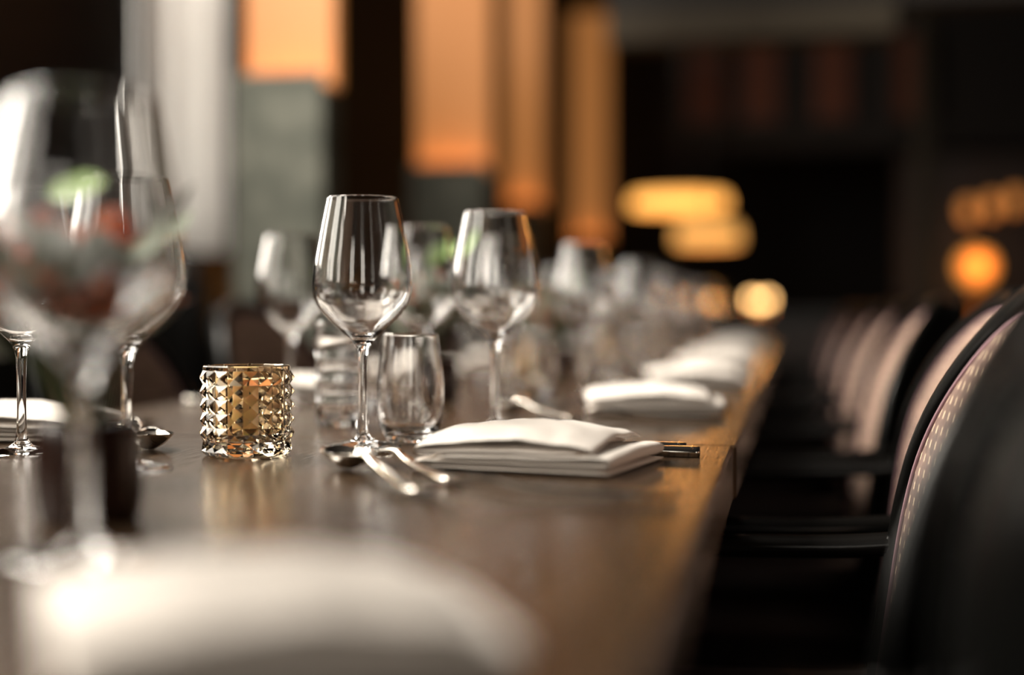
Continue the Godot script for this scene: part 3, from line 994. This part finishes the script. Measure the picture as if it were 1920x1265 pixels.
	for k in range(1, 8):
		put.call(chair, Vector3(0.045 + rng.randf_range(-0.01, 0.01), 0, -1.02 - 0.675 * k), 0.0, "blurred tan-faced chair on the right side, %s one beyond the sharp chair" % ["", "first", "second", "third", "fourth", "fifth", "sixth", "last"][k], cg)
	for k in range(0, 8):
		put.call(chair, Vector3(-0.79, 0, -1.30 - 0.675 * k), PI + rng.randf_range(-0.06, 0.06), "dark chair against the light on the left side of the table, %s from the front" % NTH[k], cg)

# ---------------------------------------------------------------- piers, curtain, lamps, far wall
func background() -> void:
	var nth := ["nearest pier at left, grey below and glowing orange above, right of the white curtain", "second pier, orange above grey, above the sharp middle wine glass", "third pier with narrow orange glow, above the right-hand wine glass", "farthest pier with orange glow, behind the wide yellow lamp shade"]
	var k := 0
	for p in piers:
		var t := thing("wall_pier", nth[k], "pier", Vector3((p[0] + p[1]) / 2.0, 0, p[2]), 0.0, "piers along the left wall")
		var h: float = (p[1] - p[0]) / 2.0
		part("pier_base", slab(-h, 0, -0.16, h, p[3], 0.0, 0.006), M["grey_plaster"], t)
		part("pier_panel", slab(-h, p[3], -0.16, h, 3.6, -0.10, 0.004), M["amber_baked_light"], t)  # warm wall light baked in as emission, the panel is no lamp
		part("ledge_lip", slab(-h, p[3], -0.008, h, p[3] + 0.03, 0.0, 0.002), M["grey_plaster"], t)
		part("uplight_strip", slab(-h * 0.9, p[3], -0.065, h * 0.9, p[3] + 0.015, -0.02, 0.003), M["uplight_glow"], t)
		k += 1
	# curtain in the window of the left wall
	var rows := []
	for r in 2:
		var ring := PackedVector3Array()
		var nn := 120
		for i in nn + 1:
			var f := float(i) / nn
			ring.append(Vector3(0.014 * sin(f * TAU * 9.0) + 0.045 * sin(f * TAU * 3.2 + 1.0), 1.09 if r == 0 else 2.26, lerpf(0.31, -0.31, f)))
		for i in nn + 1:
			var f := 1.0 - float(i) / nn
			ring.append(Vector3(0.014 * sin(f * TAU * 9.0) + 0.045 * sin(f * TAU * 3.2 + 1.0) - 0.0012, 1.09 if r == 0 else 2.26, lerpf(0.31, -0.31, f)))
		rows.append(ring)
	var c := thing("curtain", "tall white sheer curtain lit by daylight in the window at left", "curtain", Vector3(WALL_X + 0.07, 0, -4.315))
	part("cloth", skin(rows), M["sheer_curtain"], c)
	part("curtain_rail", tube(PackedVector3Array([Vector3(0, 2.27, -0.36), Vector3(0, 2.27, 0.36)]), 0.012, 0.012, 10), M["brass"], c)
	# sideboard under the window
	var s := thing("sideboard", "black sideboard along the left wall beneath the white curtain", "sideboard", Vector3(-1.80, 0, -4.5))
	part("carcass", slab(-0.18, 0.06, -0.75, 0.18, 1.02, 0.75, 0.005), M["black_lacquer"], s)
	part("worktop", slab(-0.19, 1.02, -0.78, 0.20, 1.05, 0.78, 0.005), M["black_lacquer"], s)
	for q in 3:
		var d := part("cabinet_door", slab(0.18, 0.10, -0.73 + q * 0.49, 0.195, 0.98, -0.26 + q * 0.49, 0.004), M["black_lacquer"], s)
		part("handle", slab(0.195, 0.50, -0.30 + q * 0.49, 0.21, 0.66, -0.29 + q * 0.49, 0.002), M["brass"], d)
	# far end: counter with lamps and candles
	var b := thing("bar_counter", "dark wooden counter beyond the end of the long table, carrying lamp and lights", "counter", Vector3(-0.35, 0, -9.2))
	part("counter_body", slab(-0.95, 0, -0.25, 0.95, 0.86, 0.25, 0.005), M["dark_wood"], b)
	part("counter_top", slab(-1.0, 0.86, -0.30, 1.0, 0.90, 0.30, 0.006), M["black_lacquer"], b)
	drum("pendant_lamp", "wide glowing yellow drum lamp shade hanging at the back, upper one of two", Vector3(-0.635, 1.565, -9.0), 0.31, 0.075, "lamp_shade_glow")
	drum("pendant_lamp", "smaller dim amber drum lamp shade hanging just below and right of the wide one", Vector3(-0.43, 1.315, -8.6), 0.20, 0.10, "lamp_shade_dim_glow")
	var fl := ["left", "middle", "right"]
	for q in 3:
		var f := thing("table_light", "small round candle light at the far end of table, %s of three overlapping spots" % fl[q], "candle", Vector3(-0.17 + q * 0.05, 0.90 - 0.018 * (q % 2), -9.0), 0.0, "far candle lights")
		part("candle_stick", tube(PackedVector3Array([Vector3(0, 0, 0), Vector3(0, 0.05, 0)]), 0.012, 0.012, 10, Vector3.RIGHT), M["wax"], f)
		part("flame", lathe(spline([Vector2(0, 0.052), Vector2(0.013, 0.060), Vector2(0.019, 0.076), Vector2(0.013, 0.092), Vector2(0, 0.100)], 4), 16), M["flame_glow"], f)
	omni("far_candle_light", Vector3(-0.12, 0.976, -8.9), 0.03, WARM)
	# right-hand far lamps
	var g := thing("amber_lamp", "amber globe table lamp glowing at the far right behind the chairs", "lamp", Vector3(1.20, 0.90, -9.0))
	part("lamp_foot", lathe(spline([Vector2(0, 0), Vector2(0.07, 0.0), Vector2(0.06, 0.02), Vector2(0.015, 0.05), Vector2(0.012, 0.16), Vector2(0, 0.17)], 4), 24), M["brass"], g)
	part("globe", lathe(spline([Vector2(0, 0.16), Vector2(0.07, 0.18), Vector2(0.115, 0.26), Vector2(0.09, 0.35), Vector2(0, 0.39)], 5), 24), M["amber_globe_glow"], g)
	omni("amber_lamp_light", Vector3(1.20, 1.17, -8.82), 0.10, WARM, 0.1)
	for q in 3:
		var w := thing("wall_sconce", "small amber sconce at far right, %s of three in a row" % ["left", "middle", "right"][q], "wall lamp", Vector3(1.15 + q * 0.14, 1.47 + 0.03 * q, -9.0), 0.0, "amber sconces at far right")
		part("bracket", slab(-0.012, -0.02, -0.27, 0.012, 0.02, 0.0), M["brass"], w)
		part("lamp_glass", lathe(spline([Vector2(0, -0.02), Vector2(0.03, 0.0), Vector2(0.045, 0.04), Vector2(0.04, 0.10), Vector2(0, 0.12)], 4), 16), M["sconce_glass_glow"], w)
	var cb := thing("service_cabinet", "dark cabinet at the far right carrying the amber globe lamp", "cabinet", Vector3(1.35, 0, -9.0))
	part("carcass", slab(-0.55, 0, -0.22, 0.55, 0.90, 0.22, 0.005), M["dark_wood"], cb)
	part("worktop", slab(-0.57, 0.885, -0.23, 0.57, 0.90, 0.24, 0.004), M["black_lacquer"], cb)
	var bb := thing("wall_board", "dark upright board behind the amber lamp at far right", "panel", Vector3(1.35, 0, -9.30))
	part("board", slab(-0.60, 0.0, -0.03, 0.60, 1.9, 0.03, 0.005), M["dark_wood"], bb)
	part("board_foot", slab(-0.62, 0.0, -0.06, 0.62, 0.05, 0.05, 0.005), M["dark_wood"], bb)
	# beam and post, far wall panels
	struct("trim_1", slab(-0.72, 2.05, -6.20, 0.50, 2.19, -6.0, 0.01), M["olive_beam"])
	struct("wall_soffit", slab(-0.72, 2.19, -6.20, 4.0, 3.6, -6.04, 0.004), M["wall_dark"])
	var po := thing("post", "thin olive post standing at right behind the chairs", "post", Vector3(0.80, 0, -8.0))
	part("shaft", slab(-0.05, 0.0, -0.05, 0.05, 3.6, 0.05, 0.008), M["olive_beam"], po)
	part("collar", slab(-0.06, 0.0, -0.06, 0.06, 0.12, 0.06, 0.008), M["olive_beam"], po)
	for q in 4:
		var x: float = [-0.56, -0.15, 0.37, 0.95][q]
		var w := thing("wall_panel", "dim brown wooden wall panel high at the back, %s from the left" % NTH[q], "wall panel", Vector3(x, 2.32, -10.5), 0.0, "dim wooden panels at the back")
		part("panel_board", slab(-0.13, 0, -0.03, 0.13, 0.60, 0.0, 0.006), M["walnut_panel"], w)
		part("panel_frame", boxes([[Vector3(-0.16, -0.03, -0.04), Vector3(0.16, 0.0, 0.015)], [Vector3(-0.16, 0.60, -0.04), Vector3(0.16, 0.63, 0.015)], [Vector3(-0.16, 0, -0.04), Vector3(-0.13, 0.60, 0.015)], [Vector3(0.13, 0, -0.04), Vector3(0.16, 0.60, 0.015)]]), M["dark_wood"], w)
	struct("wall_bulkhead", slab(-0.9, 2.1, -10.9, 4.0, 3.6, -10.55, 0.002), M["wall_dark"])

func drum(called: String, label: String, at: Vector3, r: float, h: float, m: String) -> void:
	var t := thing(called, label, "lamp", at, 0.0, "drum lamps at the back")
	part("lamp_shade", lathe(spline([Vector2(r - 0.004, 0), Vector2(r, 0.001), Vector2(r, h * 0.5), Vector2(r - 0.01, h), Vector2(r - 0.014, h), Vector2(r - 0.006, h * 0.5), Vector2(r - 0.006, 0.001), Vector2(r - 0.004, 0)], 3), 40), M[m], t)
	part("cord", tube(PackedVector3Array([Vector3(0, h * 0.6, 0), Vector3(0, 3.6 - at.y, 0)]), 0.006, 0.006, 8, Vector3.RIGHT), M["black_lacquer"], t)
	part("spider", boxes([[Vector3(-r + 0.008, h * 0.6, -0.004), Vector3(r - 0.008, h * 0.6 + 0.006, 0.004)], [Vector3(-0.004, h * 0.6, -r + 0.008), Vector3(0.004, h * 0.6 + 0.006, r - 0.008)]], 0.001), M["brass"], t)
	omni("pendant_light", at + Vector3(0, h * 0.4, 0), 0.05, WARM, 0.05)
